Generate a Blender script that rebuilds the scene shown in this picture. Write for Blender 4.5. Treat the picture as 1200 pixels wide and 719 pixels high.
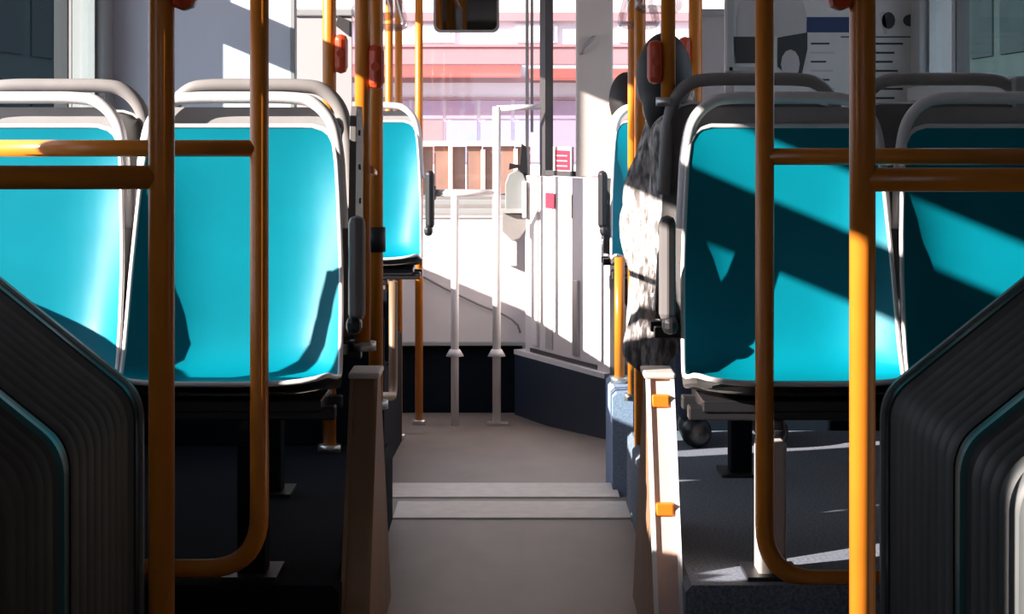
import bpy, bmesh, math, random
from mathutils import Vector, Matrix, noise
random.seed(7)
for o in list(bpy.data.objects): bpy.data.objects.remove(o)
scene = bpy.context.scene
C = scene.collection
E = 1.03                 # eye height above the aisle floor; distances y run forward from the eye
F = 2400.0               # focal length in pixels of the 1200 x 719 frame
HX, HY = 600.0, 150.0    # vanishing point

# ---------------------------------------------------------------- camera, world, sun, exposure
cd = bpy.data.cameras.new('camera'); cam = bpy.data.objects.new('camera', cd); C.objects.link(cam)
cam.location = (0, 0, E); cam.rotation_euler = (math.pi/2, 0, 0)
cd.sensor_fit = 'HORIZONTAL'; cd.sensor_width = 36; cd.lens = 36*F/1200
cd.shift_y = -(359.5-HY)/1200; cd.shift_x = 0; cd.clip_start = 0.05; cd.clip_end = 300
scene.camera = cam
w = bpy.data.worlds.new('world'); scene.world = w; w.use_nodes = True
bg = w.node_tree.nodes['Background']; bg.inputs[0].default_value = (0.76, 0.82, 1.0, 1); bg.inputs[1].default_value = 1.8
SUN = Vector((2.2, 1.0, -0.92)).normalized()
sl = bpy.data.lights.new('sun', 'SUN'); sl.energy = 14.0; sl.angle = 0.009; sl.color = (1.0, 0.89, 0.82)
so = bpy.data.objects.new('sun', sl); C.objects.link(so)
so.rotation_euler = SUN.to_track_quat('-Z', 'Y').to_euler(); so.location = (-10, -18, 6)
vs = scene.view_settings
vs.view_transform = 'Standard'; vs.look = 'None'; vs.gamma = 1; vs.use_curve_mapping = False; vs.exposure = 0.42

# ---------------------------------------------------------------- materials
MATS = {}
def mat(name, col, rough=0.5, metal=0.0, var=0.0, scale=30.0, col2=None, bump=0.0, spec=0.5, stretch=None):
    m = bpy.data.materials.new(name); m.use_nodes = True; MATS[name] = m
    nt = m.node_tree; b = nt.nodes['Principled BSDF']
    b.inputs['Base Color'].default_value = (*col, 1); b.inputs['Roughness'].default_value = rough
    b.inputs['Metallic'].default_value = metal; b.inputs['Specular IOR Level'].default_value = spec
    tc = nt.nodes.new('ShaderNodeTexCoord'); mp = nt.nodes.new('ShaderNodeMapping')
    nt.links.new(tc.outputs['Object'], mp.inputs[0])
    if stretch: mp.inputs['Scale'].default_value = stretch
    nz = nt.nodes.new('ShaderNodeTexNoise'); nz.inputs['Scale'].default_value = scale; nz.inputs['Detail'].default_value = 5
    nt.links.new(mp.outputs[0], nz.inputs['Vector'])
    rp = nt.nodes.new('ShaderNodeValToRGB')
    c2 = col2 if col2 else tuple(c*(1-max(var, .04)) for c in col)
    rp.color_ramp.elements[0].position = 0.35; rp.color_ramp.elements[1].position = 0.65
    rp.color_ramp.elements[0].color = (*c2, 1); rp.color_ramp.elements[1].color = (*col, 1)
    nt.links.new(nz.outputs['Fac'], rp.inputs[0]); nt.links.new(rp.outputs[0], b.inputs['Base Color'])
    if bump:
        bp = nt.nodes.new('ShaderNodeBump'); bp.inputs['Strength'].default_value = bump; bp.inputs['Distance'].default_value = 0.01
        nt.links.new(nz.outputs['Fac'], bp.inputs['Height']); nt.links.new(bp.outputs[0], b.inputs['Normal'])
    return m
def glass(name, tint, refl=0.08, rough=0.02):
    m = bpy.data.materials.new(name); m.use_nodes = True; MATS[name] = m
    nt = m.node_tree; nt.nodes.clear()
    out = nt.nodes.new('ShaderNodeOutputMaterial'); mx = nt.nodes.new('ShaderNodeMixShader')
    t = nt.nodes.new('ShaderNodeBsdfTransparent'); t.inputs[0].default_value = (*tint, 1)
    g = nt.nodes.new('ShaderNodeBsdfGlossy'); g.inputs['Roughness'].default_value = rough
    mx.inputs[0].default_value = refl
    nt.links.new(t.outputs[0], mx.inputs[1]); nt.links.new(g.outputs[0], mx.inputs[2]); nt.links.new(mx.outputs[0], out.inputs[0])
    return m
mat('teal', (0.0, 0.205, 0.275), 0.42, var=0.12, scale=6, bump=0.02, spec=0.16)
mat('white_plastic', (0.74, 0.72, 0.72), 0.4, var=0.05, scale=12)
mat('grey_plastic', (0.27, 0.255, 0.245), 0.5, var=0.08, scale=20)
mat('shaded_grey', (0.15, 0.14, 0.135), 0.5, var=0.08, scale=20)  # darker copy of grey_plastic: shade put into armrest and end panel colour
mat('grip_grey', (0.36, 0.355, 0.35), 0.6, var=0.08, scale=20)
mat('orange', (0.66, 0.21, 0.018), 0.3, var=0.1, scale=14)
mat('red_box', (0.62, 0.07, 0.015), 0.35, var=0.08, scale=30)
mat('button', (0.8, 0.3, 0.05), 0.3)
mat('rubber', (0.085, 0.092, 0.092), 0.55, var=0.25, scale=25, stretch=(1, 1, .15))
mat('hoop_dark', (0.022, 0.027, 0.028), 0.4, var=0.1)
mat('teal_reflection', (0.05, 0.17, 0.18), 0.35)
mat('edge_grey', (0.22, 0.235, 0.23), 0.45)
mat('floor_vinyl', (0.235, 0.195, 0.172), 0.5, var=0.16, scale=9, bump=0.03, stretch=(1, .35, 1))
mat('nosing', (0.80, 0.72, 0.65), 0.5, var=0.12, scale=24)
mat('carpet', (0.24, 0.27, 0.33), 0.9, col2=(0.12, 0.14, 0.18), scale=160, bump=0.15)
mat('dark_box', (0.007, 0.010, 0.016), 0.9, var=0.15, spec=0.08)  # near-black; carries the shade under the left seats, also colours the dark kickboard
mat('navy', (0.018, 0.03, 0.052), 0.5, var=0.15)
mat('carpet_blue', (0.30, 0.37, 0.52), 0.9, col2=(0.20, 0.26, 0.38), scale=150, bump=0.1)
mat('black', (0.012, 0.012, 0.014), 0.4)
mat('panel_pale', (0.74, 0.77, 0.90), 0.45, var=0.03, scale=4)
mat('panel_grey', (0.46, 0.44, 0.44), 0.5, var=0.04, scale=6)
mat('wall_lining', (0.33, 0.32, 0.31), 0.55, var=0.05, scale=6)
mat('roof_white', (0.80, 0.79, 0.78), 0.6, var=0.03, scale=6)
mat('roof_lining', (0.42, 0.41, 0.40), 0.6, var=0.04, scale=6)
mat('beige_panel', (0.60, 0.55, 0.50), 0.45, var=0.05, scale=8)
mat('white_panel', (0.74, 0.69, 0.69), 0.4, var=0.04, scale=8)
mat('steel', (0.55, 0.54, 0.53), 0.3, metal=0.8, var=0.06)
mat('frame_dark', (0.06, 0.055, 0.055), 0.4)
mat('frame_grey', (0.33, 0.34, 0.34), 0.45)
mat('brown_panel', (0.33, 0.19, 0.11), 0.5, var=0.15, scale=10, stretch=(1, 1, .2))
mat('paper', (0.55, 0.55, 0.54), 0.7, var=0.05, scale=20)
mat('print_dark', (0.03, 0.035, 0.035), 0.7)
mat('print_grey', (0.42, 0.41, 0.41), 0.7)
mat('print_blue', (0.01, 0.03, 0.11), 0.6)
mat('sticker_red', (0.50, 0.02, 0.05), 0.5)
mat('sticker_white', (0.8, 0.75, 0.75), 0.5)
kn_ = mat('knit', (0.70, 0.65, 0.63), 0.95, col2=(0.17, 0.155, 0.145), scale=55, bump=1.0, stretch=(1.5, 1.5, .45))
for n_ in kn_.node_tree.nodes:
    if n_.type == 'VALTORGB': n_.color_ramp.elements[0].position = .38; n_.color_ramp.elements[1].position = .62
mat('hair', (0.012, 0.009, 0.009), 0.6, var=0.3, scale=80, stretch=(3, 3, .3))
mat('skin', (0.55, 0.33, 0.25), 0.5, var=0.05)
mat('dark_cloth', (0.02, 0.022, 0.03), 0.9, var=0.2, scale=60)
mat('jeans', (0.05, 0.07, 0.12), 0.9, var=0.2, scale=60)
mat('facade_white', (0.80, 0.72, 0.75), 0.8, var=0.05, scale=1.5)
mat('facade_pink', (0.42, 0.22, 0.23), 0.8, var=0.1, scale=2)
mat('facade_red', (0.34, 0.085, 0.07), 0.8, var=0.12, scale=2)
mat('facade_lilac', (0.40, 0.30, 0.44), 0.7, col2=(0.48, 0.27, 0.32), scale=1.6)
mat('facade_blue', (0.25, 0.30, 0.52), 0.7, col2=(0.42, 0.30, 0.42), scale=1.4)
mat('fence_wood', (0.26, 0.15, 0.11), 0.8, var=0.2, scale=6)
mat('fence_cream', (0.70, 0.48, 0.40), 0.8, var=0.1)
mat('asphalt', (0.33, 0.31, 0.30), 0.9, var=0.2, scale=3)
mat('dark_build', (0.02, 0.03, 0.032), 0.95, var=0.2, scale=1, spec=0.05)
mat('dark_build2', (0.01, 0.016, 0.018), 0.9, var=0.2, scale=1, spec=0.05)
mat('leaf', (0.03, 0.06, 0.02), 0.7, var=0.4, scale=4)
mat('trunk', (0.10, 0.07, 0.05), 0.9)
mat('chrome', (0.8, 0.8, 0.8), 0.06, metal=1.0)
mat('mirror_face', (0.30, 0.30, 0.30), 0.02, metal=1.0)
glass('glass_clear', (0.97, 0.97, 0.97), 0.03)
glass('glass_teal', (0.86, 0.92, 0.92), 0.04)
glass('glass_dark', (0.10, 0.15, 0.16), 0.06)
glass('glass_mid', (0.84, 0.92, 0.92), 0.03)
glass('glass_partition', (0.93, 0.94, 0.94), 0.04)
glass('grip_clear', (0.75, 0.74, 0.74), 0.25, 0.2)

# ---------------------------------------------------------------- helpers (z given relative to the eye unless local)
def P(px, py, d): return Vector(((px-HX)*d/F, d, (HY-py)*d/F))
def bm_box(bm, x0, x1, y0, y1, z0, z1, bev=0.0):
    v = [bm.verts.new((x, y, z)) for x in (x0, x1) for y in (y0, y1) for z in (z0, z1)]
    fs = [bm.faces.new([v[i] for i in q]) for q in ((0,1,3,2),(4,6,7,5),(0,4,5,1),(2,3,7,6),(0,2,6,4),(1,5,7,3))]
    if bev:
        es = list({e for f in fs for e in f.edges})
        bmesh.ops.bevel(bm, geom=es, offset=bev, segments=2, affect='EDGES', profile=0.5)
def box(x0, x1, y0, y1, z0, z1, bev=0.0):
    bm = bmesh.new(); bm_box(bm, min(x0,x1), max(x0,x1), min(y0,y1), max(y0,y1), min(z0,z1), max(z0,z1), bev); return bm
def boxes(lst, bev=0.0):
    bm = bmesh.new()
    for b in lst: bm_box(bm, min(b[0],b[1]), max(b[0],b[1]), min(b[2],b[3]), max(b[2],b[3]), min(b[4],b[5]), max(b[4],b[5]), bev)
    return bm
def fillet(pts, r, n=7):
    pts = [Vector(p) for p in pts]; out = [pts[0]]
    for a, b, c in zip(pts, pts[1:], pts[2:]):
        u = (a-b); v = (c-b); k = min(r, u.length*.49, v.length*.49); u.normalize(); v.normalize()
        p0 = b+u*k; p1 = b+v*k
        for i in range(n+1):
            t = i/n; out.append(p0*(1-t)**2 + b*2*t*(1-t) + p1*t*t)
    out.append(pts[-1]); return out
def bm_tube(bm, pts, r, n=14, closed=False, flat=None):
    """round (or flattened: flat=(ra, rb, axis)) tube along pts"""
    pts = [Vector(p) for p in pts]; N = len(pts); rings = []
    T0 = (pts[1]-pts[0]).normalized()
    ref = Vector((0, 0, 1)) if abs(T0.z) < .9 else Vector((0, 1, 0))
    if flat: ref = Vector(flat[2])
    u = (ref - T0*ref.dot(T0)).normalized()
    for i, p in enumerate(pts):
        if closed: T = (pts[(i+1) % N]-pts[i-1]).normalized()
        else: T = (pts[min(i+1, N-1)]-pts[max(i-1, 0)]).normalized()
        if flat:
            a = Vector(flat[2]); u = (a-T*a.dot(T)).normalized()
        else: u = (u-T*u.dot(T)).normalized()
        v = T.cross(u)
        rr = r[i] if isinstance(r, (list, tuple)) else r
        ra, rb = (flat[0], flat[1]) if flat else (rr, rr)
        rings.append([bm.verts.new(p+u*math.cos(2*math.pi*k/n)*ra+v*math.sin(2*math.pi*k/n)*rb) for k in range(n)])
    for i in range(N if closed else N-1):
        A = rings[i]; B = rings[(i+1) % N]
        for k in range(n):
            f = bm.faces.new((A[k], A[(k+1) % n], B[(k+1) % n], B[k])); f.smooth = True
    if not closed:
        bm.faces.new(rings[0][::-1]); bm.faces.new(rings[-1])
def tube(pts, r, n=14, closed=False, flat=None):
    bm = bmesh.new(); bm_tube(bm, pts, r, n, closed, flat); return bm
def prism(poly, axis, a, b, bev=0.0):
    """extrude polygon (two coords) along axis 'x','y','z' from a to b"""
    bm = bmesh.new()
    def V(p, t): return {'x': (t, p[0], p[1]), 'y': (p[0], t, p[1]), 'z': (p[0], p[1], t)}[axis]
    A = [bm.verts.new(V(p, a)) for p in poly]; B = [bm.verts.new(V(p, b)) for p in poly]; n = len(poly)
    bm.faces.new(A[::-1]); bm.faces.new(B)
    for i in range(n): bm.faces.new((A[i], A[(i+1) % n], B[(i+1) % n], B[i]))
    if bev: bmesh.ops.bevel(bm, geom=list(bm.edges), offset=bev, segments=2, affect='EDGES', profile=0.5)
    return bm
def rrect(x0, x1, z0, z1, r, n=5):
    pts = []
    for cx, cz, a in ((x1-r, z1-r, 0), (x0+r, z1-r, 90), (x0+r, z0+r, 180), (x1-r, z0+r, 270)):
        for i in range(n+1):
            t = math.radians(a+90*i/n); pts.append((cx+r*math.cos(t), cz+r*math.sin(t)))
    return pts
def disc(cx, cz, r, n=20): return [(cx+r*math.cos(2*math.pi*i/n), cz+r*math.sin(2*math.pi*i/n)) for i in range(n)]
def link(name, bm, m, shift=(0, 0, 0)):
    bmesh.ops.recalc_face_normals(bm, faces=bm.faces)
    bmesh.ops.translate(bm, verts=bm.verts, vec=shift)
    me = bpy.data.meshes.new(name); bm.to_mesh(me); bm.free()
    me.materials.append(MATS[m]); o = bpy.data.objects.new(name, me); C.objects.link(o); return o
def tag(o, label=None, cat=None, group=None, kind=None):
    if label: o['label'] = label
    if cat: o['category'] = cat
    if group: o['group'] = group
    if kind: o['kind'] = kind
    return o
def thing(name, label, cat, loc=(0, 0, 0), group=None, kind=None):
    """Empty at the thing's base; loc in eye-relative coordinates"""
    o = bpy.data.objects.new(name, None); C.objects.link(o); o.empty_display_size = .05
    o.location = (loc[0], loc[1], loc[2]+E); return tag(o, label, cat, group, kind)
def wloc(o):
    v = Vector((0, 0, 0))
    while o: v += o.location; o = o.parent
    return v
def part(name, bm, m, parent, label=None, local=False):
    """bm in eye-relative world coordinates (or local)"""
    off = Vector((0, 0, 0)) if local else Vector((0, 0, E))-wloc(parent)
    o = link(name, bm, m, off); o.parent = parent
    if label: o['label'] = label
    return o
def solid(name, bm, m, label=None, cat=None, group=None, kind=None):
    return tag(link(name, bm, m, (0, 0, E)), label, cat, group, kind)
def struct(name, bm, m, label=None): return solid(name, bm, m, label, None, None, 'structure')
def dup(o, parent=None, label=None):
    c = o.copy(); C.objects.link(c); c.parent = parent
    if label: c['label'] = label
    for ch in o.children: dup(ch, c)
    return c

# ================================================================ the setting: bus shell
FL = -E                                     # aisle floor
WX = 1.2; RZ = 1.12
fl = struct('floor', boxes([(-1.2, 1.2, -3, 5.62, FL-.06, FL)]), 'floor_vinyl', 'grey-brown vinyl aisle floor of the bus')
part('step_nosing', box(-.315, .315, 5.40, 5.64, FL-.055, FL+.004, .002), 'nosing', fl)
part('tread', box(-1.2, 1.2, 5.64, 6.0, FL-.12, FL-.05), 'floor_vinyl', fl)
part('step_nosing', box(-.40, .315, 5.985, 6.22, FL-.12, FL-.046, .002), 'nosing', fl)
ramp = bmesh.new()
rv = [ramp.verts.new(p) for p in ((-1.2, 6.22, FL-.10), (1.2, 6.22, FL-.10), (1.2, 8.6, FL-.22), (-1.2, 8.6, FL-.22), (1.2, 10, FL-.22), (-1.2, 10, FL-.22),
                                  (-1.2, 6.22, FL-.30), (1.2, 6.22, FL-.30), (1.2, 10, FL-.30), (-1.2, 10, FL-.30))]
for q in ((0,1,2,3), (3,2,4,5), (6,9,8,7), (0,6,7,1), (5,4,8,9), (0,3,5,9,6), (1,7,8,4,2)): ramp.faces.new([rv[i] for i in q])
part('ramp', ramp, 'floor_vinyl', fl)
ce = struct('ceiling', box(-1.26, 1.26, 4.2, 10.1, RZ, RZ+.05), 'roof_white', 'white ceiling lining of the bus')
part('joint_lining', box(-1.26, 1.26, -3, 4.2, RZ, RZ+.05), 'roof_lining', ce, 'dark grey lining over the joint')

def side_wall(name, s, label):
    """openings: (d0, d1, z0, z1)"""
    a, b = (WX, WX+.06)
    L = []
    def B(d0, d1, z0, z1): L.append((s*a, s*b, d0, d1, z0, z1))
    zb = -1.4
    if s < 0:
        # rear section, joint and seats; openings and solid strips placed to aim the sun
        B(-3, 1.6, zb, RZ); B(1.6, 2.0, zb, -.20); B(1.6, 2.0, .58, RZ); B(2.0, 3.0, zb, RZ)
        B(3.0, 3.40, zb, -.25); B(3.0, 3.40, .46, .565); B(3.0, 3.40, .72, RZ); B(3.40, 3.55, zb, RZ)
        B(3.55, 4.55, zb, -.26); B(3.55, 4.55, .50, RZ); B(4.55, 4.65, zb, RZ)
        B(4.65, 5.85, zb, -.26)
    else:
        B(-3, 4.65, zb, RZ)  # kept windowless to hold skylight off the joint and the seats
        B(4.65, 5.85, zb, .10)
    B(4.65, 5.85, .42, .50); B(4.65, 5.85, .80, RZ); B(5.85, 6.10, zb, RZ)
    B(6.10, 9.2, zb, -.30); B(6.10, 9.2, .80, RZ); B(7.65, 7.72, -.30, .80); B(9.2, 10.0, zb, RZ)
    return struct(name, boxes(L), 'wall_lining', label)
side_wall('wall_left', -1, 'grey side wall of the bus with the sunlit windows')
side_wall('wall_right', 1, 'grey side wall of the bus on the shaded side')
rear = boxes([(-1.2, 1.2, -3.06, -3, -1.1, .1), (-1.2, 1.2, -3.06, -3, .62, RZ), (-1.2, -.8, -3.06, -3, .1, .62), (.8, 1.2, -3.06, -3, .1, .62)])
struct('wall_back', rear, 'wall_lining', 'rear wall of the bus with the back window')
front = boxes([(-1.2, 1.2, 10.0, 10.08, -1.4, -.34), (-1.2, 1.2, 10.0, 10.08, .78, RZ), (-1.2, -1.1, 10.0, 10.08, -.34, .78), (1.1, 1.2, 10.0, 10.08, -.34, .78)])
struct('wall_front', front, 'panel_grey', 'front wall of the bus below and around the windscreen')

wn = [0]
def window(s, d0, d1, z0, z1, g, fm='frame_dark', label=None, fw=.022, mull=()):
    wn[0] += 1
    o = struct('window_%d' % wn[0], boxes([(s*1.19, s*1.225, d0, d1, z0, z0+fw), (s*1.19, s*1.225, d0, d1, z1-fw, z1),
            (s*1.19, s*1.225, d0, d0+fw, z0, z1), (s*1.19, s*1.225, d1-fw, d1, z0, z1)] + [(s*1.192, s*1.222, m-.008, m+.008, z0, z1) for m in mull]), fm, label)
    part('pane', box(s*1.206, s*1.210, d0, d1, z0, z1), g, o)
    return o
for s in (-1, 1):
    side = 'sunlit side' if s < 0 else 'shaded side'
    if s < 0:
        window(s, 1.6, 2.0, -.20, .58, 'glass_clear', label='unseen window strip of the rear section, sized to admit sun, on the '+side)
        window(s, 3.0, 3.40, -.25, .46, 'glass_clear', fw=.012, label='added clear pane over the bellows, letting sun onto the seats, on the '+side)  # panes added over the bellows only to let the sun through
        window(s, 3.0, 3.40, .565, .72, 'glass_clear', fw=.008, label='added narrow upper pane over the bellows, letting in a band of sun, on the '+side)
        window(s, 3.55, 4.55, -.26, .50, 'glass_clear', label='unseen clear window beside the back-to-back seats, sized for the sun, on the '+side, fw=.015)
    zs = -.26 if s < 0 else .10
    window(s, 4.65, 5.50, zs, .42, 'glass_mid', label='dark teal window between the seats and the partition on the '+side)
    window(s, 5.53, 5.85, zs, .42, 'glass_teal', 'frame_grey', label='narrow dark window beside the pillar on the '+side, fw=.012)
    window(s, 4.65, 5.85, .50, .80, 'glass_clear', label='upper window above the transom on the '+side)
    window(s, 6.10, 7.65, -.30, .80, 'glass_clear', label='tall clear window behind the partition on the '+side)
    window(s, 7.72, 9.2, -.30, .80, 'glass_clear', label='tall clear window near the front of the bus on the '+side)
wn[0] += 1
ws = struct('window_%d' % wn[0], boxes([(-1.1, 1.1, 9.99, 10.02, -.36, -.32), (-1.1, 1.1, 9.99, 10.02, .76, .80)]), 'frame_grey', 'broad windscreen at the front of the bus')
part('pane', box(-1.1, 1.1, 10.02, 10.026, -.34, .78), 'glass_clear', ws)
part('centre_bar', box(.066, .082, 9.97, 10.03, -.34, .78), 'steel', ws); part('centre_bar', box(.090, .104, 9.96, 9.99, -.02, .78), 'grey_plastic', ws)
# pillars seen beside the side windows
struct('trim_1', box(-1.2, -1.165, 5.86, 5.99, -.6, RZ, .006), 'frame_grey', 'grey-green window pillar beside the pale partition')
struct('trim_2', box(1.165, 1.2, 5.86, 5.99, -.6, RZ, .006), 'frame_grey', 'grey window pillar beside the partition with the notice')
struct('trim_3', boxes([(1.13, 1.2, 4.6, 5.86, .075, .115), (1.13, 1.2, 4.6, 5.86, .03, .06)], .004), 'frame_grey', 'grey window sill rails on the shaded side')

# raised seat platforms
def platform(s, d0, d1, z, m, label, xin=.315):
    o = struct('platform', prism(rrect(0, 1, 0, 1, .0001, 1)[:0] or [(s*xin, FL-.28), (s*1.2, FL-.28), (s*1.2, z), (s*(xin+.012), z), (s*xin, z-.012)], 'y', d0, d1), m, label)
    return o
platform(-1, 3.72, 5.40, -.83, 'dark_box', 'raised platform coloured near-black for the shade under the fully lit pair of seats')  # twin of the carpeted right platform, with shade put into its colour
platform(1, 3.72, 5.62, -.83, 'carpet', 'speckled blue-grey raised platform under the shadow-striped seats')
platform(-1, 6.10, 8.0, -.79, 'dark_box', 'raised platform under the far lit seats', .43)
platform(1, 6.10, 6.55, -.79, 'carpet_blue', 'pale blue speckled box step before the far shaded seats', .30)
platform(1, 6.55, 8.0, -.79, 'navy', 'raised platform under the far shaded seats', .42)

struct('shade_board_left', box(-1.19, -.335, 5.36, 5.39, -.83, -.50, .004), 'dark_box', 'dark board added to keep the space under the lit seats in darkness')  # near-black boards added to give the darkness below the seats
struct('shade_board_right', box(.335, 1.19, 5.64, 5.67, -1.08, -.50, .004), 'dark_box', 'dark board added to keep the space under the striped seats in darkness')
# ---------------------------------------------------------------- partitions behind the seats
o = thing('partition', 'pale blue-grey partition panel with a patch of sun', 'partition', (-.92, 6.0, -.83), None, 'structure')
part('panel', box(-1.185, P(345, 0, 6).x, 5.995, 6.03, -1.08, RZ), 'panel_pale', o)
part('edge_trim', box(P(345, 0, 6).x-.012, P(345, 0, 6).x+.004, 5.985, 6.035, -1.08, RZ, .003), 'frame_grey', o)
part('edge_trim', box(-1.185, -1.175, 5.985, 5.995, -1.08, RZ), 'frame_grey', o)
o = thing('partition', 'low mid-grey partition panel with a dark top rail beside orange pole', 'partition', (-.60, 6.5, -.83), None, 'structure')
part('panel', box(-.690, P(412, 0, 6.5).x, 6.5, 6.53, -.79, .36), 'panel_grey', o)
part('top_rail', box(-.695, P(412, 0, 6.5).x+.005, 6.49, 6.54, .355, .378, .004), 'frame_grey', o)
part('bracket', prism([(-.56, .325), (-.515, .29), (-.515, .34), (-.55, .355)], 'y', 6.485, 6.5), 'frame_dark', o)
o = thing('partition', 'low grey partition panel beside the printed notice', 'partition', (.60, 6.5, -.83), None, 'structure')
part('panel', box(P(812, 0, 6.5).x, .70, 6.5, 6.53, -.79, .36), 'panel_grey', o)
part('top_rail', box(P(812, 0, 6.5).x-.005, .705, 6.49, 6.54, .355, .378, .004), 'frame_grey', o)
o = thing('partition', 'dim grey partition panel carrying the printed notice', 'partition', (.92, 6.0, -.83), None, 'structure')
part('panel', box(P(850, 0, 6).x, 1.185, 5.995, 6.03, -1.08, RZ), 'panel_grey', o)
part('edge_trim', box(P(851, 0, 6).x, P(859, 0, 6).x, 5.98, 6.0, P(0, 84, 6).z, RZ, .003), 'frame_grey', o)
part('edge_trim', box(P(1087, 0, 6).x, P(1091, 0, 6).x, 5.98, 6.0, P(0, 122, 6).z, RZ, .002), 'white_plastic', o)
part('edge_trim', box(P(853, 0, 6).x, P(900, 0, 6).x, 5.98, 6.0, P(0, 84, 6).z, P(0, 78, 6).z, .002), 'frame_grey', o)
# printed notice
nt_ = thing('notice', 'printed notice sheet with rows of fine text, blue header and a vehicle photo', 'notice', P(970, 180, 5.992))
D = 5.992
def prt(name, x0, x1, y0, y1, m, k=1, poly=None):
    a = P(x0, y0, D); b = P(x1, y1, D)
    part(name, box(a.x, b.x, D-.0012*k-.001, D-.0012*k+.0004, b.z, a.z), m, nt_)
prt('sheet', 860, 1086, -90, 180, 'paper', 0)
def pp(name, pts, m, k):
    part(name, prism([(P(x, y, D).x, P(x, y, D).z) for x, y in pts], 'y', D-.0012*k-.001, D-.0012*k), m, nt_)
dome = [(863, 43), (863, 20), (868, 0), (876, -16), (890, -24), (915, -24), (932, -14), (942, 4), (946, 24), (945, 43)]
pp('photo_vehicle', dome, 'print_grey', 1)
pp('photo_window', [(859, 43), (888, 43), (888, 74), (862, 74)], 'print_dark', 2)
pp('photo_window', [(911, 44), (946, 38), (946, 58), (938, 94), (930, 94), (911, 78)], 'print_dark', 2)
pp('photo_wheel', [(926+11*math.cos(t*.524), 75+17*math.sin(t*.524)) for t in range(12)], 'print_grey', 3)
prt('header', 945, 1020, 20, 38, 'print_blue', 1)
for cx in (1041, 1066): pp('emblem', [(cx+8*math.cos(t*.524), 24+(10 if cx < 1050 else 7)*math.sin(t*.524)) for t in range(12)], 'print_dark', 1)
pp('emblem', [(1030, 16), (1036, 13), (1040, 40), (1036, 40)], 'print_grey', 1)
prt('rule', 985, 1086, 42.5, 44, 'print_dark', 1)
yy = 50; i = 0
while yy < 176:
    prt('text_line', 950, [972, 978, 968, 976][i % 4], yy, yy+2.2, 'print_grey' if i % 2 else 'print_dark', 1)
    prt('text_line', 1000, [1058, 1048, 1046, 1052, 1040][i % 5], yy, yy+2.4, 'print_dark', 1)
    yy += 10.6; i += 1

# ================================================================ bellows of the articulation joint
def bellows(s, label):
    t = thing('articulation_bellows', label, 'bellows', (s*.95, 3.1, FL), 'bellows of the articulation joint')
    def prof(off):   # outline in x outward, z ; off = how far it stands proud of the mean surface
        r = .10; x0 = .69-off
        sl = math.atan2(.41, .51); nx, nz = -math.sin(sl), math.cos(sl)
        pts = [(x0, FL), (x0, -.80), (x0, -.62)]
        # corner between vertical (x0) and slope
        ax, az = .69, -.49
        def slope(q): return (ax+.51*q+nx*off, az+.41*q+nz*off)
        cx = x0; q0 = .05; p2 = slope(q0); p0 = (x0, -.53)
        # intersection of vertical x=x0 with slope line
        qi = (x0-nx*off-ax)/.51; ci = (x0, az+.41*qi+nz*off)
        for i in range(1, 8):
            u = i/8; pts.append((p0[0]*(1-u)**2+2*u*(1-u)*ci[0]+p2[0]*u*u, p0[1]*(1-u)**2+2*u*(1-u)*ci[1]+p2[1]*u*u))
        pts.append(p2); pts.append(slope(.30)); pts.append(slope(.52)); pts.append((1.0, slope(.55)[1]-.005)); pts.append((1.2, slope(.55)[1]-.005))
        return [(s*min(x, 1.198), z) for x, z in pts]
    def fold(d0, d1, n):
        bm = bmesh.new(); rows = []
        for i in range(n*6+1):
            u = i/6; off = .011*math.cos(2*math.pi*u)+.003*math.cos(4*math.pi*u)
            d = d0+(d1-d0)*i/(n*6)
            rows.append([bm.verts.new((x, d, z)) for x, z in prof(off)])
        for A, B in zip(rows, rows[1:]):
            for k in range(len(A)-1):
                f = bm.faces.new((A[k], A[k+1], B[k+1], B[k])); f.smooth = True
        return bm
    part('pleated_wall', fold(3.14, 3.66, 9), 'rubber', t); part('pleated_wall', fold(2.45, 3.07, 11), 'rubber', t)
    def band(d0, d1, off, off2=-.02):
        bm = bmesh.new(); A = prof(off); B = prof(off2); rows = []
        for d in (d0, d1): rows.append([bm.verts.new((x, d, z)) for x, z in A])
        in_ = [[bm.verts.new((x, d, z)) for x, z in B] for d in (d0, d1)]
        for k in range(len(A)-1):
            bm.faces.new((rows[0][k], rows[0][k+1], rows[1][k+1], rows[1][k]))
            bm.faces.new((rows[0][k], in_[0][k], in_[0][k+1], rows[0][k+1]))
            bm.faces.new((rows[1][k], rows[1][k+1], in_[1][k+1], in_[1][k]))
        return bm
    part('centre_hoop', band(3.075, 3.135, .012), 'hoop_dark', t)
    part('hoop_reflection', band(3.066, 3.084, .020, .010), 'teal_reflection', t, 'thin teal strip coloured as a reflected line on the hoop')  # teal strip painted in for the reflected line along the hoop
    part('end_frame', band(3.66, 3.70, .018), 'hoop_dark', t); part('end_trim', band(3.695, 3.712, .024, -.01), 'edge_grey', t)
    part('end_frame', band(2.38, 2.45, .018), 'hoop_dark', t)
    return t
bellows(-1, 'dark grey pleated bellows below the fully lit teal seats')
bellows(1, 'dark grey pleated bellows below the shadow-striped teal seats')

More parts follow.
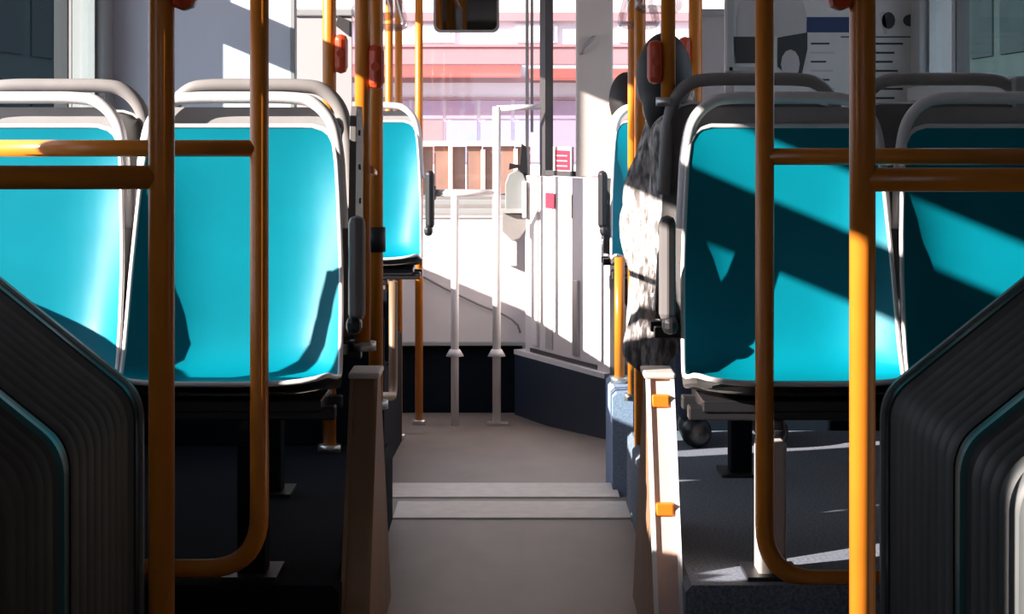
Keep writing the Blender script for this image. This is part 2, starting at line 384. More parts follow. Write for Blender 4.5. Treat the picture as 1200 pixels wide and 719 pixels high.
# ================================================================ seats
def seat_rows():
    return [(.104, .004, .140), (.1035, -.002, .160), (.102, -.012, .173), (.099, -.030, .182), (.090, -.07, .188), (.074, -.13, .193), (.055, -.21, .198),
            (.035, -.29, .202), (.012, -.37, .204), (-.008, -.425, .205), (-.030, -.455, .206), (-.065, -.475, .206), (-.13, -.482, .206), (-.21, -.476, .205),
            (-.30, -.462, .204), (-.365, -.450, .202), (-.395, -.447, .195), (-.412, -.451, .178)]
def seat_pt(r, u, depth=1.0):
    y, z, hw = r
    y *= .5 if y > 0 else .75
    if y < -.07: z -= .017*min(1, (-.07-y)/.22)
    b = abs(u)**4*(.30+1.1*min(1, max(0, -z/.42))**1.6)
    back = max(0, min(1, (z+.47)/.12)) if y > -.06 else 0
    lift_y = -.045*b*depth*(1 if y > -.03 else max(0, 1-(-.03-y)/.1))*max(0, min(1, (.0-z)/.12+.15))*1.15
    lift_z = .007*b*depth*(max(0, min(1, (-.02-y)/.08)))*max(0, min(1, (y+.42)/.1))
    return (u*hw, y+lift_y, z+lift_z)
def make_seat(label, group, cat='seat', hoop_r=.011, hoop_m='white_plastic', lift=0.0, aisle=0, leg=None, grip=True, cover='dark_box', panel=True, arm_m='shaded_grey'):
    """local frame: x across, -y the way the sitter faces, z relative to the eye minus platform (origin at platform level z=-.83)"""
    t = thing('passenger_seat', label, cat, (0, 0, -.83), group)
    Z = .83+lift
    rows = seat_rows(); nu = 14
    def grid(dy, dz, grow=0.0):
        bm = bmesh.new(); R = []
        for i, r in enumerate(rows):
            R.append([bm.verts.new((lambda p: (p[0]*(1+grow), p[1]+dy*(1 if i < 11 else .4), p[2]+Z+dz*(1 if i > 8 else 0)))(seat_pt(r, -1+2*k/nu))) for k in range(nu+1)])
        for A, B in zip(R, R[1:]):
            for k in range(nu):
                f = bm.faces.new((A[k], A[k+1], B[k+1], B[k])); f.smooth = True
        return bm, R
    bm, R = grid(0, 0); part('seat_pad', bm, 'teal', t, 'glossy teal bucket surface', local=True)
    bm, R = grid(.022, -.022, .03); 
    bmesh.ops.solidify(bm, geom=bm.faces, thickness=.006)
    part('shell', bm, 'grey_plastic', t, local=True)
    loop = [Vector(seat_pt(r, -1)) for r in rows] + [Vector(seat_pt(rows[-1], -1+2*k/nu)) for k in range(1, nu)] + \
           [Vector(seat_pt(r, 1)) for r in reversed(rows)] + [Vector(seat_pt(rows[0], 1-2*k/nu)) for k in range(1, nu)]
    loop = [Vector((p.x*1.022, p.y+.002, p.z+Z)) for p in loop]
    part('rim', tube(loop, .005, 8, True), 'white_plastic', t, 'thin white rim', local=True)
    hp = [(-.204, .07, -.20), (-.199, .085, -.12), (-.194, .097, -.05), (-.180, .105, .012), (-.145, .108, .050), (-.10, .109, .060), (0, .109, .061)]
    hp = hp + [(-x, y, z) for x, y, z in reversed(hp[:-1])]
    hp = [Vector((x, y*.5, z+Z)) for x, y, z in hp]
    sm = []
    for a, b, c, d in zip([hp[0]]+hp, hp, hp[1:], hp[2:]+[hp[-1]]):
        for i in range(5):
            u = i/5; sm.append(.5*((2*b)+(c-a)*u+(2*a-5*b+4*c-d)*u*u+(3*b-a-3*c+d)*u**3))
    sm.append(hp[-1])
    part('grab_handle', tube(sm, hoop_r, 12, False, (hoop_r*1.05, hoop_r*1.1, (0, 1, 0))), hoop_m, t, local=True)
    if grip:
        part('grip_recess', prism([(-.176, -.02), (.176, -.02), (.168, .022), (.14, .042), (-.14, .042), (-.168, .022)], 'y', .078, .084), 'grip_grey', t, local=True).location.z = Z
    part('seat_frame', boxes([(-.19, .19, -.27, -.03, Z-.525, Z-.502), (-.215, .215, -.265, -.225, Z-.54, Z-.515), (-.215, .215, -.12, -.08, Z-.54, Z-.515)], .003), 'black', t, local=True)
    if leg is not None:
        part('leg', box(leg-.022, leg+.022, -.26, -.20, .27, Z-.53, .003), 'black', t, local=True)
        part('leg_cover', box(leg-.026, leg+.026, -.27, -.19, 0, .25, .006), cover, t, 'boxed leg cover', local=True)
        part('foot_plate', box(leg-.05, leg+.05, -.30, -.16, 0, .008), 'black', t, local=True)
    if aisle:
        s = aisle
        ar = part('armrest', box(s*.224, s*.256, -.085, -.045, Z-.375, Z-.17, .014), arm_m, t, 'folded-down armrest', local=True)
        part('armrest_cap', box(s*.220, s*.250, -.092, -.046, Z-.400, Z-.365, .012), 'black', ar, local=True)
        if not panel: return t
        bm = prism([(.10, Z+.02), (.135, Z+.045), (.26, Z+.045), (.29, Z+.0), (.27, Z-.38), (.06, Z-.38), (.075, Z-.15)], 'x', s*.213, s*.227, .002)
        ep = part('end_panel', bm, 'shaded_grey', t, 'grey aisle-side panel', local=True)
        for y, z in ((.16, -.01), (.17, -.08), (.18, -.15), (.17, -.28)):
            part('bolt', prism([(y+a, z+Z+b) for a, b in disc(0, 0, .006, 10)], 'x', s*.226, s*.231), 'frame_dark', ep, local=True)
    return t
SX = (.542, .972); Y0 = 4.05
G1 = 'teal seats facing the bellows'
def put(t, x, y, rz=0, dz=0): t.location = (x, y, -.83+E+dz); t.rotation_euler = (0, 0, rz)
a = make_seat('fully lit teal seat beside the aisle, white rim, grey armrest', G1, aisle=1, leg=.06); put(a, -SX[0], Y0)  # leg cover coloured near-black for the shade; its right twin is beige
b = make_seat('lit teal seat beside the dark teal window, half hidden by the bellows', G1); put(b, -SX[1], Y0)
c = make_seat('shadow-striped teal seat beside the aisle next to the knit-clad passenger', G1, aisle=-1, leg=-.06, cover='beige_panel', panel=False); put(c, SX[0], Y0)
d = make_seat('shadow-striped teal seat beside the wall, below the window sill', G1); put(d, SX[1], Y0)
G2 = 'seats back to back with the teal ones'
for x, lb in ((-SX[0], 'grey-backed seat facing forward, back to back with the fully lit aisle seat'), (-SX[1], 'grey-backed seat facing forward, back to back with the lit window seat'),
              (SX[0], 'grey-backed seat facing forward that the knit-clad passenger sits on'), (SX[1], 'grey-backed seat facing forward, back to back with the striped window seat')):
    t = make_seat(lb, G2, hoop_r=.0135, hoop_m='grey_plastic', lift=.03 if x < 0 else .05, leg=0.0, grip=False); put(t, x*1.012 if abs(x) < .6 else x*1.004, 4.44 if x < 0 else 4.70, math.pi)
G3 = 'far teal seats'
t = make_seat('far lit teal seat beside the aisle, white rim', G3, aisle=1, leg=.08, panel=False, arm_m='black'); put(t, -.53, 7.3, 0, .02)
t = make_seat('far teal seat beside the wall, hidden behind the lit seats', G3, leg=0); put(t, -.96, 7.3, 0, .02)
t = make_seat('far shaded teal seat beside the aisle, in front of the dark-haired passenger', G3, aisle=-1, leg=-.08, panel=False, arm_m='black'); put(t, .56, 7.3, 0, .02)
t = make_seat('far shaded teal seat beside the wall', G3, leg=0); put(t, .99, 7.3, 0, .02)
# unseen seat added in the rear section, beside the eye, for its shadow
G4 = 'added shadow-casting seats of the rear section'
for x, lb in ((-.95, 'unseen teal seat added in the rear section to cast a shadow'), ):
    t = make_seat(lb, G4, leg=0); put(t, x, 1.15, 0, .10)
struct('platform', box(-1.2, -.60, .5, 1.6, FL, FL+.30), 'dark_box', 'raised platform added under the unseen seat of the rear section')

# slanted aisle-end panels at the feet of the seats
for s, m, lb in ((-1, 'brown_panel', 'brown slanted end panel below the fully lit aisle seat'), (1, 'fence_cream', 'brown slanted end panel, its front coloured cream for sunlight, below the shadow-striped aisle seat')):
    t = thing('end_panel', lb, 'panel', (s*.29, 4.1, FL), 'slanted end panels at the aisle')
    part('panel', prism([(4.02, -.485), (4.12, -.485), (4.50, FL), (3.70, FL)], 'x', s*.265, s*.312, .003), 'brown_panel', t)
    def q(z): return 4.02+(z+.485)/(FL+.485)*(3.70-4.02)
    n = Vector((0, -(-.485-FL), -.32)).normalized()
    strip = bmesh.new()
    for x0, x1 in ((.262, .270), (.309, .317)):
        bm_box(strip, s*x0 if s > 0 else s*x1, s*x1 if s > 0 else s*x0, 0, .012, 0, 1)
    for v in strip.verts:
        z = FL+v.co.z*(-.48-FL); v.co.y = q(z)-.014+v.co.y*1.3; v.co.z = z
    part('edge_strip', strip, 'white_plastic' if s > 0 else 'brown_panel', t)
    if s > 0:
        fc = bmesh.new(); bm_box(fc, .270, .309, 0, .006, 0, 1)
        for v in fc.verts:
            z = FL+v.co.z*(-.49-FL); v.co.y = q(z)-.006+v.co.y; v.co.z = z
        part('sunlit_strip', fc, 'fence_cream', t, 'front strip coloured cream for sunlight')  # sunlight on the brown panel's front put into a cream colour
    part('top_cap', box(s*.258, s*.32, 4.0, 4.13, -.49, -.478, .004), 'beige_panel', t)
    for z in ((-.53, -.72) if s > 0 else ()): part('clip', box(s*.272, s*.306, q(z)-.018, q(z)+.01, z-.012, z+.012, .003), 'orange', t)

# ================================================================ poles and guard frames
def stop_button(t, x, y, z, s, h=.10):
    b_ = part('stop_button', box(x+s*.012, x+s*.047, y-.022, y+.022, z-h/2, z+h/2, .015), 'red_box', t, 'red stop button box')
    part('push_button', prism([(x+s*.030+a_, z+b2) for a_, b2 in disc(0, 0, .010, 14)], 'y', y-.025, y-.020), 'red_box', b_)
def pole(px, d, lab, z0=-1.03, z1=RZ, r=.0175, x=None, m='orange', button=None, sleeve=None, group='upright orange poles'):
    x = (px-HX)*d/F if x is None else x
    t = thing('grab_pole', lab, 'pole', (x, d, z0), group)
    part('tube', tube([(x, d, z0), (x, d, z1)], r, 16), m, t)
    part('base_flange', tube([(x, d, z0), (x, d, z0+.02)], r*1.7, 16), 'steel', t)
    if button: stop_button(t, x, d, button[0], button[1])
    if sleeve:
        part('clamp', tube([(x, d, sleeve), (x, d, sleeve-.06)], r*1.35, 16), 'black', t, 'black clamp')
    return t
def guard(s, d, zb, zbot, lab, near):
    x = s*.462
    t = thing('guard_rail', lab, 'guard rail', (x, d, FL), 'orange guard frames either side of the joint')
    r = .0172
    if near:
        part('post', tube([(x, d, FL), (x, d, RZ)], r, 18), 'orange', t)
        part('cross_bar', tube([(x, d, zb), (s*1.2, d, zb)], r*.92, 16), 'orange', t)
        stop_button(t, x, d, .205, -s)
        part('base_flange', tube([(x, d, FL), (x, d, FL+.02)], r*1.7, 16), 'steel', t)
    else:
        part('bent_tube', tube(fillet([(x, d, RZ), (x, d, zbot), (s*.978, d, zbot)], .10, 9), r, 18), 'orange', t)
        part('cross_bar', tube([(x, d, zb), (s*.978, d, zb)], r*.9, 16), 'orange', t)
        part('outer_post', tube([(s*.978, d, zbot-.012), (s*.978, d, zb+.012)], r, 16), 'orange', t)
    return t
guard(-1, 2.70, -.065, 0, 'near orange guard post with cross bar before the fully lit seats', True)
guard(1, 2.70, -.068, 0, 'near orange guard post with cross bar before the shadow-striped seats', True)
guard(-1, 3.745, -.037, -.825+.02, 'bent orange guard frame standing against the fully lit seats', False)
guard(1, 3.745, -.052, -.825+.0, 'bent orange guard frame standing against the shadow-striped seats', False)
pole(386, 5.25, 'orange pole with red button before the low mid-grey partition', -.83, button=(.19, 1))
pole(425, 4.52, 'orange pole rising beside the armrest of the lit aisle seat', -.49, button=(.135, 1))
p = pole(440.5, 4.97, 'orange pole with black clamp before the far lit seat', -.68, sleeve=-.24)
pole(456, 7.75, 'slim orange pole standing close behind the far lit seat', -1.2, r=.015)
pole(467, 8.05, 'slim orange pole between the far lit seat and the pale far pole', -1.22, r=.015)
pole(491, 8.3, 'pale far orange pole standing before the windscreen', -1.2, r=.016)
t = thing('guard_rail', 'low looped orange tube below the pole with the black clamp', 'guard rail', (-.33, 5.3, -.83), 'low looped tubes along the aisle')
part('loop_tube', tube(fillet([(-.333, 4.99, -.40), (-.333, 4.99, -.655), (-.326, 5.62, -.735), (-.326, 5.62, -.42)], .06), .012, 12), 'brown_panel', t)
part('link', tube([(-.333, 4.52+.45, -.11), (-.313, 4.52, -.09)], .008, 8), 'orange', t)
pole(815, 5.72, 'orange pole with red button beside the low grey partition and the notice', -1.13, r=.019, button=(.205, -1))
pole(783, 4.66, 'orange pole with red button rising from the grey seat of the knit-clad passenger', .05, r=.0165, button=(.15, -1))
pole(750, 5.38, 'slim orange pole right beside the sleeve of the knit garment', -1.03, r=.015)
pole(741, 5.95, 'slim orange pole past the knit-clad passenger, nearer the windscreen', -.79, r=.0135)
pole(726, 6.35, 'orange-brown post on the pale blue platform before the far shaded seat', -.79, -.40, r=.016, m='orange', group='upright orange poles')

# hanging strap handles along the ceiling rails
for s, dl in ((-1, (5.05, 5.6)), (1, (4.75, 5.5))):
    t = thing('ceiling_rail', 'ceiling rail over the aisle on the '+('sunlit' if s < 0 else 'shaded')+' side', 'rail', (s*.34, 6, .75))
    part('tube', tube([(s*.34, 4.0, .78), (s*.34, 9.0, .78)], .014, 12), 'orange', t)
    for dd in (4.3, 6.5, 8.7): part('bracket', tube([(s*.34, dd, .78), (s*.34, dd, RZ)], .010, 8), 'steel', t)
    for k, dd in enumerate(dl):
        h = thing('strap_handle', ('first' if k == 0 else 'second')+' clear strap handle hanging from the ceiling rail on the '+('sunlit' if s < 0 else 'shaded')+' side', 'strap handle', (s*.34, dd, .28), 'clear strap handles')
        part('strap', box(s*.34-.012, s*.34+.012, dd-.002, dd+.002, .37, .80), 'frame_grey', h)
        part('ring', tube(fillet([(s*.34-.02, dd, .39), (s*.34-.05, dd, .275), (s*.34+.05, dd, .275), (s*.34+.02, dd, .39), (s*.34-.02, dd, .39)], .02, 4), .011, 10), 'grip_clear', h)

# ================================================================ front of the bus
FZ = FL-.22
t = thing('dashboard', 'white front console with grey louvres and a dark kickboard', 'console', (-.5, 9.2, FZ))
xr = P(612, 0, 9.0).x
part('kick_panel', box(-1.15, xr, 9.0, 9.04, FZ, -.945), 'dark_box', t)
part('console', box(-1.15, xr+.02, 8.97, 9.30, -.94, -.40, .008), 'white_panel', t)
part('ledge', box(-1.15, xr+.02, 8.955, 9.02, -.952, -.935, .003), 'frame_grey', t)
part('top', box(-1.15, xr, 9.0, 9.9, -.395, -.385), 'panel_grey', t)
for k in range(5): part('louvre', box(-1.1, P(598, 0, 9.1).x, 9.03+k*.05, 9.06+k*.05, -.395, -.375+k*.018, .002), ['grey_plastic', 'frame_grey'][k % 2], t)
part('shadow_edge', tube([P(478, 316, 8.95), P(500, 326, 8.95), P(520, 337, 8.95), P(560, 356, 8.95), P(590, 368, 8.95), P(600, 374, 8.95), P(607, 381, 8.95), P(610, 390, 8.95)], .005, 8), 'grey_plastic', t)  # thin grey tube drawn along the edge of the sloping shadow
# railing
t = thing('front_railing', 'white railing with two posts before the front console', 'railing', (-.15, 8.6, FZ))
dR = 8.62
p1, p2 = P(533, 0, dR).x, P(582, 0, dR).x
part('post', tube([(p1, dR, FZ), (p1, dR, P(0, 224, dR).z)], .0165, 12), 'white_plastic', t)
part('post', tube([(p2, dR, FZ), (p2, dR, P(0, 125, dR).z)], .0175, 12), 'white_plastic', t)
part('cross_bar', tube([(P(509, 0, dR).x, dR, P(0, 226, dR).z), (p2, dR, P(0, 226, dR).z)], .015, 12), 'white_plastic', t)
part('end_cap', box(P(503, 0, dR).x, P(511, 0, dR).x, dR-.03, dR+.03, P(0, 234, dR).z, P(0, 217, dR).z, .005), 'black', t)
part('top_bar', tube([(p2, dR, P(0, 127, dR).z), (P(634, 0, dR).x, dR, P(0, 125, dR).z)], .012, 12), 'white_plastic', t)
for x in (p1, p2): part('collar', tube([(x, dR, P(0, 409, dR).z), (x, dR, P(0, 417, dR).z)], [.022, .038], 12), 'white_plastic', t)
part('foot', box(p2-.04, p2+.05, dR-.03, dR+.03, FZ, FZ+.015, .003), 'steel', t)
# fare machine
t = thing('fare_machine', 'rounded grey fare machine with black bracket on the front console', 'fare machine', P(605, 260, 8.9))
part('body', prism([(P(x, y, 8.9).x, P(x, y, 8.9).z) for x, y in ((592, 248), (592, 215), (596, 204), (606, 199), (613, 203), (617, 214), (617, 248))], 'y', 8.86, 8.98, .004), 'edge_grey', t)
part('bracket', prism([(P(x, y, 8.9).x, P(x, y, 8.9).z) for x, y in ((596, 199), (597, 191), (610, 194), (611, 168), (617, 172), (619, 214), (613, 206), (607, 196))], 'y', 8.9, 8.93, .002), 'black', t)
part('base', prism([(P(x, y, 8.9).x, P(x, y, 8.9).z) for x, y in ((588, 250), (621, 250), (621, 262), (609, 279), (600, 282), (588, 270))], 'y', 8.87, 8.96, .004), 'grey_plastic', t)
part('slot', prism([(P(x, y, 8.9).x, P(x, y, 8.9).z) for x, y in ((588, 244), (617, 244), (617, 249), (588, 249))], 'y', 8.84, 8.88, .001), 'frame_grey', t)
part('card_reader', box(P(612, 0, 8.85).x, P(617, 0, 8.85).x, 8.82, 8.86, P(0, 255, 8.85).z, P(0, 212, 8.85).z, .003), 'white_plastic', t)
part('mount', box(-.02, .02, 8.93, 8.968, -.60, -.46), 'white_panel', t)
# angled entrance partition: navy plinth, white panel, glazing
A = Vector((.03, 8.95)); B_ = Vector((.385, 8.06)); dirv = (B_-A); nn = Vector((-dirv.y, dirv.x)).normalized()
if nn.x > 0: nn = -nn
t = thing('entrance_partition', 'white entrance partition on a navy plinth with red stickers and glazing', 'partition', (.2, 8.5, FZ))
def slab(u0, u1, z0, z1, off0, off1, bev=0.0):
    a = A+dirv*u0; b2 = A+dirv*u1
    pts = [a+nn*off0, b2+nn*off0, b2+nn*off1, a+nn*off1]
    return prism([(p_.x, p_.y) for p_ in pts], 'z', z0, z1, bev)
def U(px):  # parameter along the partition at picture column px
    k = (px-HX)/F; return (k*A.y-A.x)/(dirv.x-k*dirv.y)
def UZ(px, py): u = U(px); return (HY-py)*(A.y+dirv.y*u)/F
part('plinth', slab(0, 1, FZ, -.985, .02, -.04), 'navy', t)
part('ledge', slab(.0, 1, -.985, -.965, .024, -.04), 'white_plastic', t)
part('panel', slab(.08, 1, -.965, -.205, .0, -.03), 'white_panel', t)
part('seam', slab(U(622), U(700), -.962, -.945, .004, -.001), 'frame_dark', t)
part('grey_strip', slab(U(640), U(648), -.93, -.205, .004, -.01), 'panel_grey', t)
part('corner_post', slab(U(625), U(632), -.93, -.2, .012, -.01, .003), 'white_plastic', t)
part('corner_post', slab(U(673), U(679), -.93, -.62, .010, -.01, .002), 'steel', t)
part('glazing', slab(U(640), U(676), -.205, RZ, -.012, -.018), 'glass_partition', t)
part('glazing_frame', slab(U(634), U(640.5), UZ(637, 206), RZ, .006, -.03), 'frame_dark', t)
part('glazing_frame', slab(U(638), U(672), UZ(655, 206), UZ(655, 200), .006, -.03), 'frame_dark', t)
part('red_sticker', slab(U(640.5), U(651), UZ(646, 244), UZ(646, 226), .006, .004), 'sticker_red', t, 'small red sticker')
part('label_backing', slab(U(649), U(671), UZ(660, 204), UZ(660, 172), .003, -.006), 'sticker_white', t)
part('red_label', slab(U(652), U(669), UZ(660, 199), UZ(660, 176), .006, .003), 'sticker_red', t, 'red label with pale lines')
for y in (182, 188, 194): part('label_line', slab(U(654), U(667), UZ(660, y+1.2), UZ(660, y-.6), .008, .006), 'facade_pink', t)
part('brown_mark', slab(U(667), U(671), UZ(669, 255), UZ(669, 228), .003, .001), 'fence_cream', t)
struct('trim_4', boxes([(P(675, 0, 8.35).x, P(718, 0, 8.35).x, 8.30, 8.40, -.20, RZ)], .008), 'beige_panel', 'beige door pillar rising from the entrance partition')
t = thing('grab_bracket', 'small bent bracket on the beige door pillar', 'bracket', P(688, 60, 8.28))
part('arm', tube([P(681, 62, 8.29), P(684, 55, 8.26), P(696, 44, 8.26), P(697, 44, 8.31)], .009, 8), 'grip_grey', t)
# interior mirror
t = thing('interior_mirror', 'wide interior mirror with silver rim hanging before the windscreen', 'mirror', P(546, -10, 9.3))
dM = 9.3
rr = rrect(P(508, 0, dM).x, P(585, 0, dM).x, P(0, 38, dM).z, P(0, -60, dM).z, .03)
part('housing', prism(rr, 'y', dM, dM+.03), 'grey_plastic', t)
rr2 = rrect(P(511, 0, dM).x, P(582, 0, dM).x, P(0, 35, dM).z, P(0, -57, dM).z, .025)
part('mirror_glass', prism(rr2, 'y', dM-.004, dM+.002), 'mirror_face', t)
part('stem', tube([(P(546, 0, dM).x, dM+.02, .80), (P(546, 0, dM).x, dM+.02, RZ)], .012, 10), 'black', t)

# ================================================================ passengers
def cap(bm, a, b, ra, rb, n=14):
    a = Vector(a); b = Vector(b)
    for p_, r in ((a, ra), (b, rb)):
        bmesh.ops.create_uvsphere(bm, u_segments=n, v_segments=10, radius=r, matrix=Matrix.Translation(p_))
    d_ = b-a
    if d_.length > 1e-4:
        q_ = d_.to_track_quat('Z', 'Y').to_matrix().to_4x4()
        bmesh.ops.create_cone(bm, cap_ends=True, segments=n, radius1=ra, radius2=rb, depth=d_.length, matrix=Matrix.Translation((a+b)/2) @ q_)
def ell(bm, c, r): bmesh.ops.create_uvsphere(bm, u_segments=20, v_segments=14, radius=1, matrix=Matrix.Translation(c) @ Matrix.Diagonal((*r, 1)))
def blob(name, bm, m, parent, vox=.009, smooth=4):
    o = part(name, bm, m, parent)
    r = o.modifiers.new('remesh', 'REMESH'); r.mode = 'VOXEL'; r.voxel_size = vox; r.use_smooth_shade = True
    s_ = o.modifiers.new('smooth', 'SMOOTH'); s_.iterations = smooth; s_.factor = .6
    return o
def passenger(label, head, sh, hip, top_m, leg_m, hair_m='hair', floor=-.83, knit=False, tilt=0.0):
    """sitter facing +y; head/shoulder-centre/hip positions, eye-relative"""
    head, sh, hip = Vector(head), Vector(sh), Vector(hip)
    t = thing('person', label, 'person', (hip.x, hip.y+.2, floor))
    hw = .15 if knit else .17
    shL, shR = sh+Vector((-hw, 0, 0)), sh+Vector((hw, 0, -.01))
    elL = shL+Vector((-.01, .06, -.28)); elR = shR+Vector((.03, .06, -.27))
    wrL = Vector((hip.x-.10, hip.y+.30, hip.z+.10)); wrR = Vector((hip.x+.09, hip.y+.31, hip.z+.10))
    kn = [Vector((hip.x+s*.10, hip.y+.44, hip.z+.03)) for s in (-1, 1)]
    an = [Vector((k.x, k.y+.02, floor+.09)) for k in kn]
    body = bmesh.new()
    ell(body, head, (.061, .092, .104)); ell(body, head+Vector((0, .035, -.06)), (.052, .06, .055))
    cap(body, head+Vector((0, -.015, -.07)), sh+Vector((0, 0, .0)), .05, .055)
    ell(body, head+Vector((0, .098, -.02)), (.012, .018, .022))                        # nose
    ell(body, head+Vector((0, .082, -.062)), (.024, .012, .008))                       # mouth
    for s in (-1, 1):
        ell(body, head+Vector((s*.061, -.005, -.01)), (.010, .02, .032))               # ears
        ell(body, head+Vector((s*.03, .078, .008)), (.014, .012, .010))                # eyes
    cap(body, shL, shR, .055, .055); cap(body, sh+Vector((0, .01, -.12)), hip+Vector((0, .02, .12)), .11, .11)
    for s in (-1, 1):
        cap(body, sh+Vector((s*.07, 0, -.1)), hip+Vector((s*.06, .0, .05)), .095, .10); cap(body, hip+Vector((s*.09, 0, .0)), kn[(s+1)//2], .085, .06)
        cap(body, kn[(s+1)//2], an[(s+1)//2], .055, .038); cap(body, an[(s+1)//2]-Vector((0, 0, .045)), an[(s+1)//2]+Vector((0, .15, -.055)), .035, .028)
    for a_, e_, w_, s in ((shL, elL, wrL, 1), (shR, elR, wrR, -1)):
        cap(body, a_, e_, .05, .042); cap(body, e_, w_, .042, .028)
        f_ = (w_-e_).normalized(); sd = Vector((1, 0, 0))*s
        cap(body, w_, w_+f_*.06, .026, .032)
        for k in range(4):
            r0 = w_+f_*.075+Vector((1, 0, 0))*(k-1.5)*.019; L = (.062, .074, .07, .055)[k]
            m1 = r0+f_*L*.5+Vector((0, 0, .006)); cap(body, r0, m1, .009, .0085); cap(body, m1, m1+f_*L*.35+Vector((0, 0, -L*.4)), .0085, .0075)
        th = w_+f_*.03+sd*.028; cap(body, th, th+f_*.035+sd*.02, .011, .010); cap(body, th+f_*.035+sd*.02, th+f_*.065+sd*.015, .010, .008)
    blob('body', body, 'skin', t, .0085, 3)
    tr = bmesh.new()
    for k in (0, 1):
        cap(tr, hip+Vector(((-1, 1)[k]*.085, -.01, 0)), kn[k], .098, .073); cap(tr, kn[k], an[k]+Vector((0, 0, .02)), .07, .056)
    cap(tr, hip+Vector((-.05, 0, .04)), hip+Vector((.05, 0, .04)), .112, .112)
    blob('trousers', tr, leg_m, t, .011)
    for k in (0, 1):
        shb = bmesh.new(); cap(shb, an[k]-Vector((0, .03, .05)), an[k]+Vector((0, .17, -.056)), .042, .036); bmesh.ops.create_cube(shb, size=.01, matrix=Matrix.Translation(an[k]-Vector((0, 0, .05))))
        blob('shoe', shb, 'black', t, .009)
    tp = bmesh.new()
    cap(tp, shL, shR, .072, .072); cap(tp, sh+Vector((0, .01, -.1)), hip+Vector((0, .02, .1)), .135, .14)
    for s in (-1, 1): cap(tp, sh+Vector((s*.07, 0, -.1)), hip+Vector((s*.07, .0, .05)), .118, .125)
    for a_, e_, w_ in ((shL, elL, wrL), (shR, elR, wrR)):
        cap(tp, a_, e_, .066, .06); cap(tp, e_, w_-(w_-e_).normalized()*.02, .058, .042)
    cap(tp, sh+Vector((-.045, -.01, .035)), sh+Vector((.045, -.01, .035)), .062, .062)
    o = blob('cardigan' if knit else 'jacket', tp, top_m, t, .011)
    hr = bmesh.new()
    ell(hr, head+Vector((0, -.016, .016)), (.069, .097, .108)); ell(hr, head+Vector((0, -.05, -.05)), (.055, .055, .085))
    cut = bmesh.new(); cut.free()
    for v in hr.verts:                                                              # keep the face clear
        rel = v.co-head
        if rel.y > .045 and rel.z < .055: v.co.y = head.y+.045
    blob('hair', hr, hair_m, t, .009, 3)
    return t, shL
pk, shl = passenger('dark-haired passenger in a grey-white knit cardigan leaning into the aisle', (.372, 5.02, .110), (.545, 4.90, -.03), (.58, 4.90, -.36), 'knit', 'jeans', knit=True)
# hanging side of the cardigan, draped along the aisle edge of the seat
dr = bmesh.new(); NU, NV = 26, 40; rowsd = []
for j in range(NV+1):
    v = j/NV; z = .09-.675*v
    cx = .395+(.345-.395)*min(1, v*2.2)**.8; hwid = .046+.018*min(1, v*3.0)+.004*math.sin(v*7)
    if v > .93: hwid *= 1-.5*((v-.93)/.07)**2
    ring = []
    for k in range(NU):
        a_ = 2*math.pi*k/NU
        fold_ = 1+.16*math.sin(5*a_+9*v)+.10*math.sin(9*a_-14*v)
        ring.append(dr.verts.new((cx+hwid*fold_*math.cos(a_)+.008*math.sin(11*v), 5.02+.0*v+.05*fold_*math.sin(a_), z+.008*math.cos(a_*2+1))))
    rowsd.append(ring)
for R1, R2 in zip(rowsd, rowsd[1:]):
    for k in range(NU):
        f = dr.faces.new((R1[k], R1[(k+1) % NU], R2[(k+1) % NU], R2[k])); f.smooth = True
dr.faces.new(rowsd[0]); dr.faces.new(rowsd[-1][::-1])
part('cardigan_drape', dr, 'knit', pk, 'hanging grey-white knit sleeve')
passenger('dark-haired passenger behind the far shaded teal seat', (.435, 7.78, .09), (.60, 7.75, -.12), (.60, 7.72, -.40), 'dark_cloth', 'jeans', floor=-.79)
t = make_seat('far grey-backed seat that the dark-haired passenger sits on', G3, leg=0, grip=False); put(t, .56, 7.68, math.pi, .02)

# ================================================================ outside
struct('ground', box(-60, 60, -30, 90, -1.75, -1.65), 'asphalt', 'grey street outside the bus')
D2 = 24.0
b_ = thing('building', 'pale shop building with pink ledges and a red awning across the street', 'building', (0, D2, -1.65))
def fb(name, y0, y1, m, out, x0=-4.2, x1=4.2):
    part(name, box(x0, x1, D2-out, D2+.3, (HY-y1)*D2/F, (HY-y0)*D2/F), m, b_)
part('wall', box(-4.2, 4.2, D2, D2+4, -1.65, 5.2), 'facade_white', b_)
fb('ledge', 15, 25, 'facade_pink', .10); fb('ledge', 52, 55, 'facade_pink', .05); fb('frieze', 55, 75, 'facade_pink', .02)
fb('awning_edge', 90, 97, 'facade_pink', .06)
part('awning', prism([(D2, (HY-76)*D2/F), (D2-.5, (HY-90)*D2/F), (D2-.5, (HY-92)*D2/F), (D2, (HY-84)*D2/F)], 'x', -4.2, P(610, 0, D2).x), 'facade_red', b_)
part('awning', prism([(D2, (HY-80)*D2/F), (D2-.4, (HY-92)*D2/F), (D2-.4, (HY-95)*D2/F), (D2, (HY-88)*D2/F)], 'x', P(620, 0, D2).x, 4.2), 'facade_red', b_)
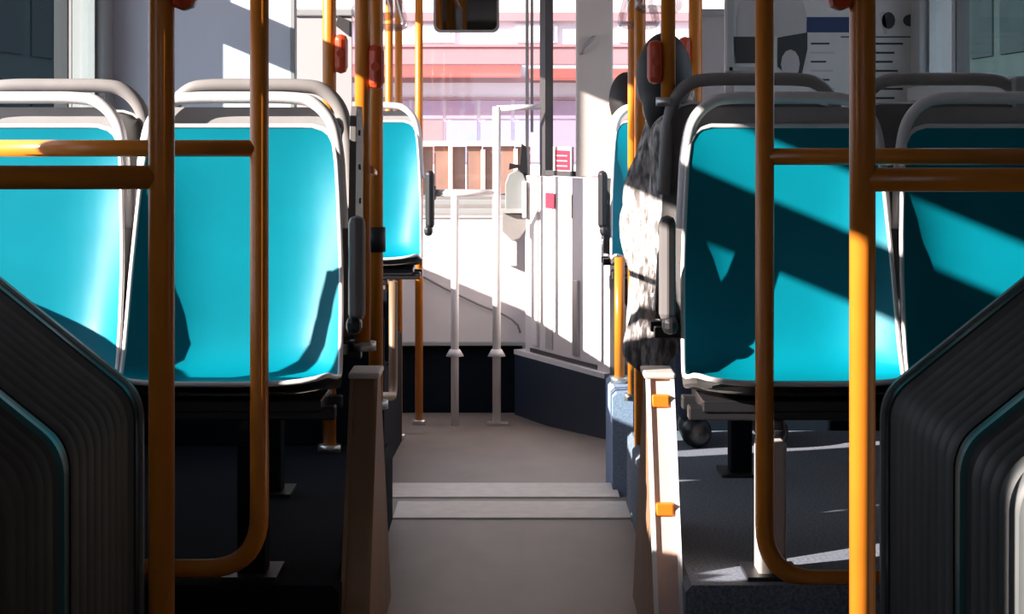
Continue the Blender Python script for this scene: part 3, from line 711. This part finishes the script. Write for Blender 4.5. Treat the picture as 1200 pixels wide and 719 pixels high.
fb('sign_strip', 114, 117, 'facade_pink', .04)
for k in range(-10, 10):
    x0 = k*.40+.03
    part('shop_panel', box(x0, x0+.36, D2-.03, D2+.05, (HY-139)*D2/F, (HY-118)*D2/F), 'facade_lilac', b_)
    part('shop_panel', box(x0, x0+.36, D2-.03, D2+.05, (HY-190)*D2/F, (HY-141)*D2/F), ['facade_blue', 'facade_lilac', 'facade_pink'][(k*k+k//3) % 3], b_)
    if k % 3 == 0:
        wv = part('window', box(x0, x0+.5, D2-.03, D2+.05, (HY-50)*D2/F, (HY-28)*D2/F), 'facade_white', b_); part('pane', box(x0+.05, x0+.45, D2-.04, D2-.02, (HY-48)*D2/F, (HY-30)*D2/F), 'facade_white', wv)
part('cornice', box(-4.4, 4.4, D2-.3, D2+4.2, 5.2, 5.5), 'facade_pink', b_)
D3 = 14.5
f_ = thing('fence', 'brown board fence with cream pickets before the shop building', 'fence', (-.5, D3, -1.65))
part('top_rail', box(-4, .15, D3-.04, D3+.06, (HY-171)*D3/F, (HY-165)*D3/F), 'fence_cream', f_)
part('rail', box(-4, .15, D3-.03, D3+.03, -1.4, -1.32), 'fence_wood', f_)
xk = -4.0; k = 0
while xk < .12:
    part('board', box(xk, xk+.105, D3, D3+.025, -1.65, (HY-170)*D3/F-.012*(k % 2)), 'fence_wood', f_)
    if k % 2 == 0: part('picket', box(xk+.10, xk+.13, D3-.05, D3-.005, -1.65, (HY-171-(k*7 % 5))*D3/F), 'fence_cream', f_)
    xk += .115; k += 1
for s, lb in ((-1, 'dark block added beyond the sunlit-side windows to darken their view'), (1, 'dark block added beyond the shaded-side windows to darken their view')):
    t = thing('building', lb, 'building', (s*14, 52, -1.65))  # invented blocks that hide the bright sky behind the side windows
    part('wall', box(s*12, s*16, 34, 76, -1.65, 7), 'dark_build', t)
    for k in range(13):
        for lv in range(3):
            part('window', box(s*11.95, s*12.05, 35+k*3.2, 37.4+k*3.2, -.6+lv*2.4, 1.0+lv*2.4), 'dark_build2', t)
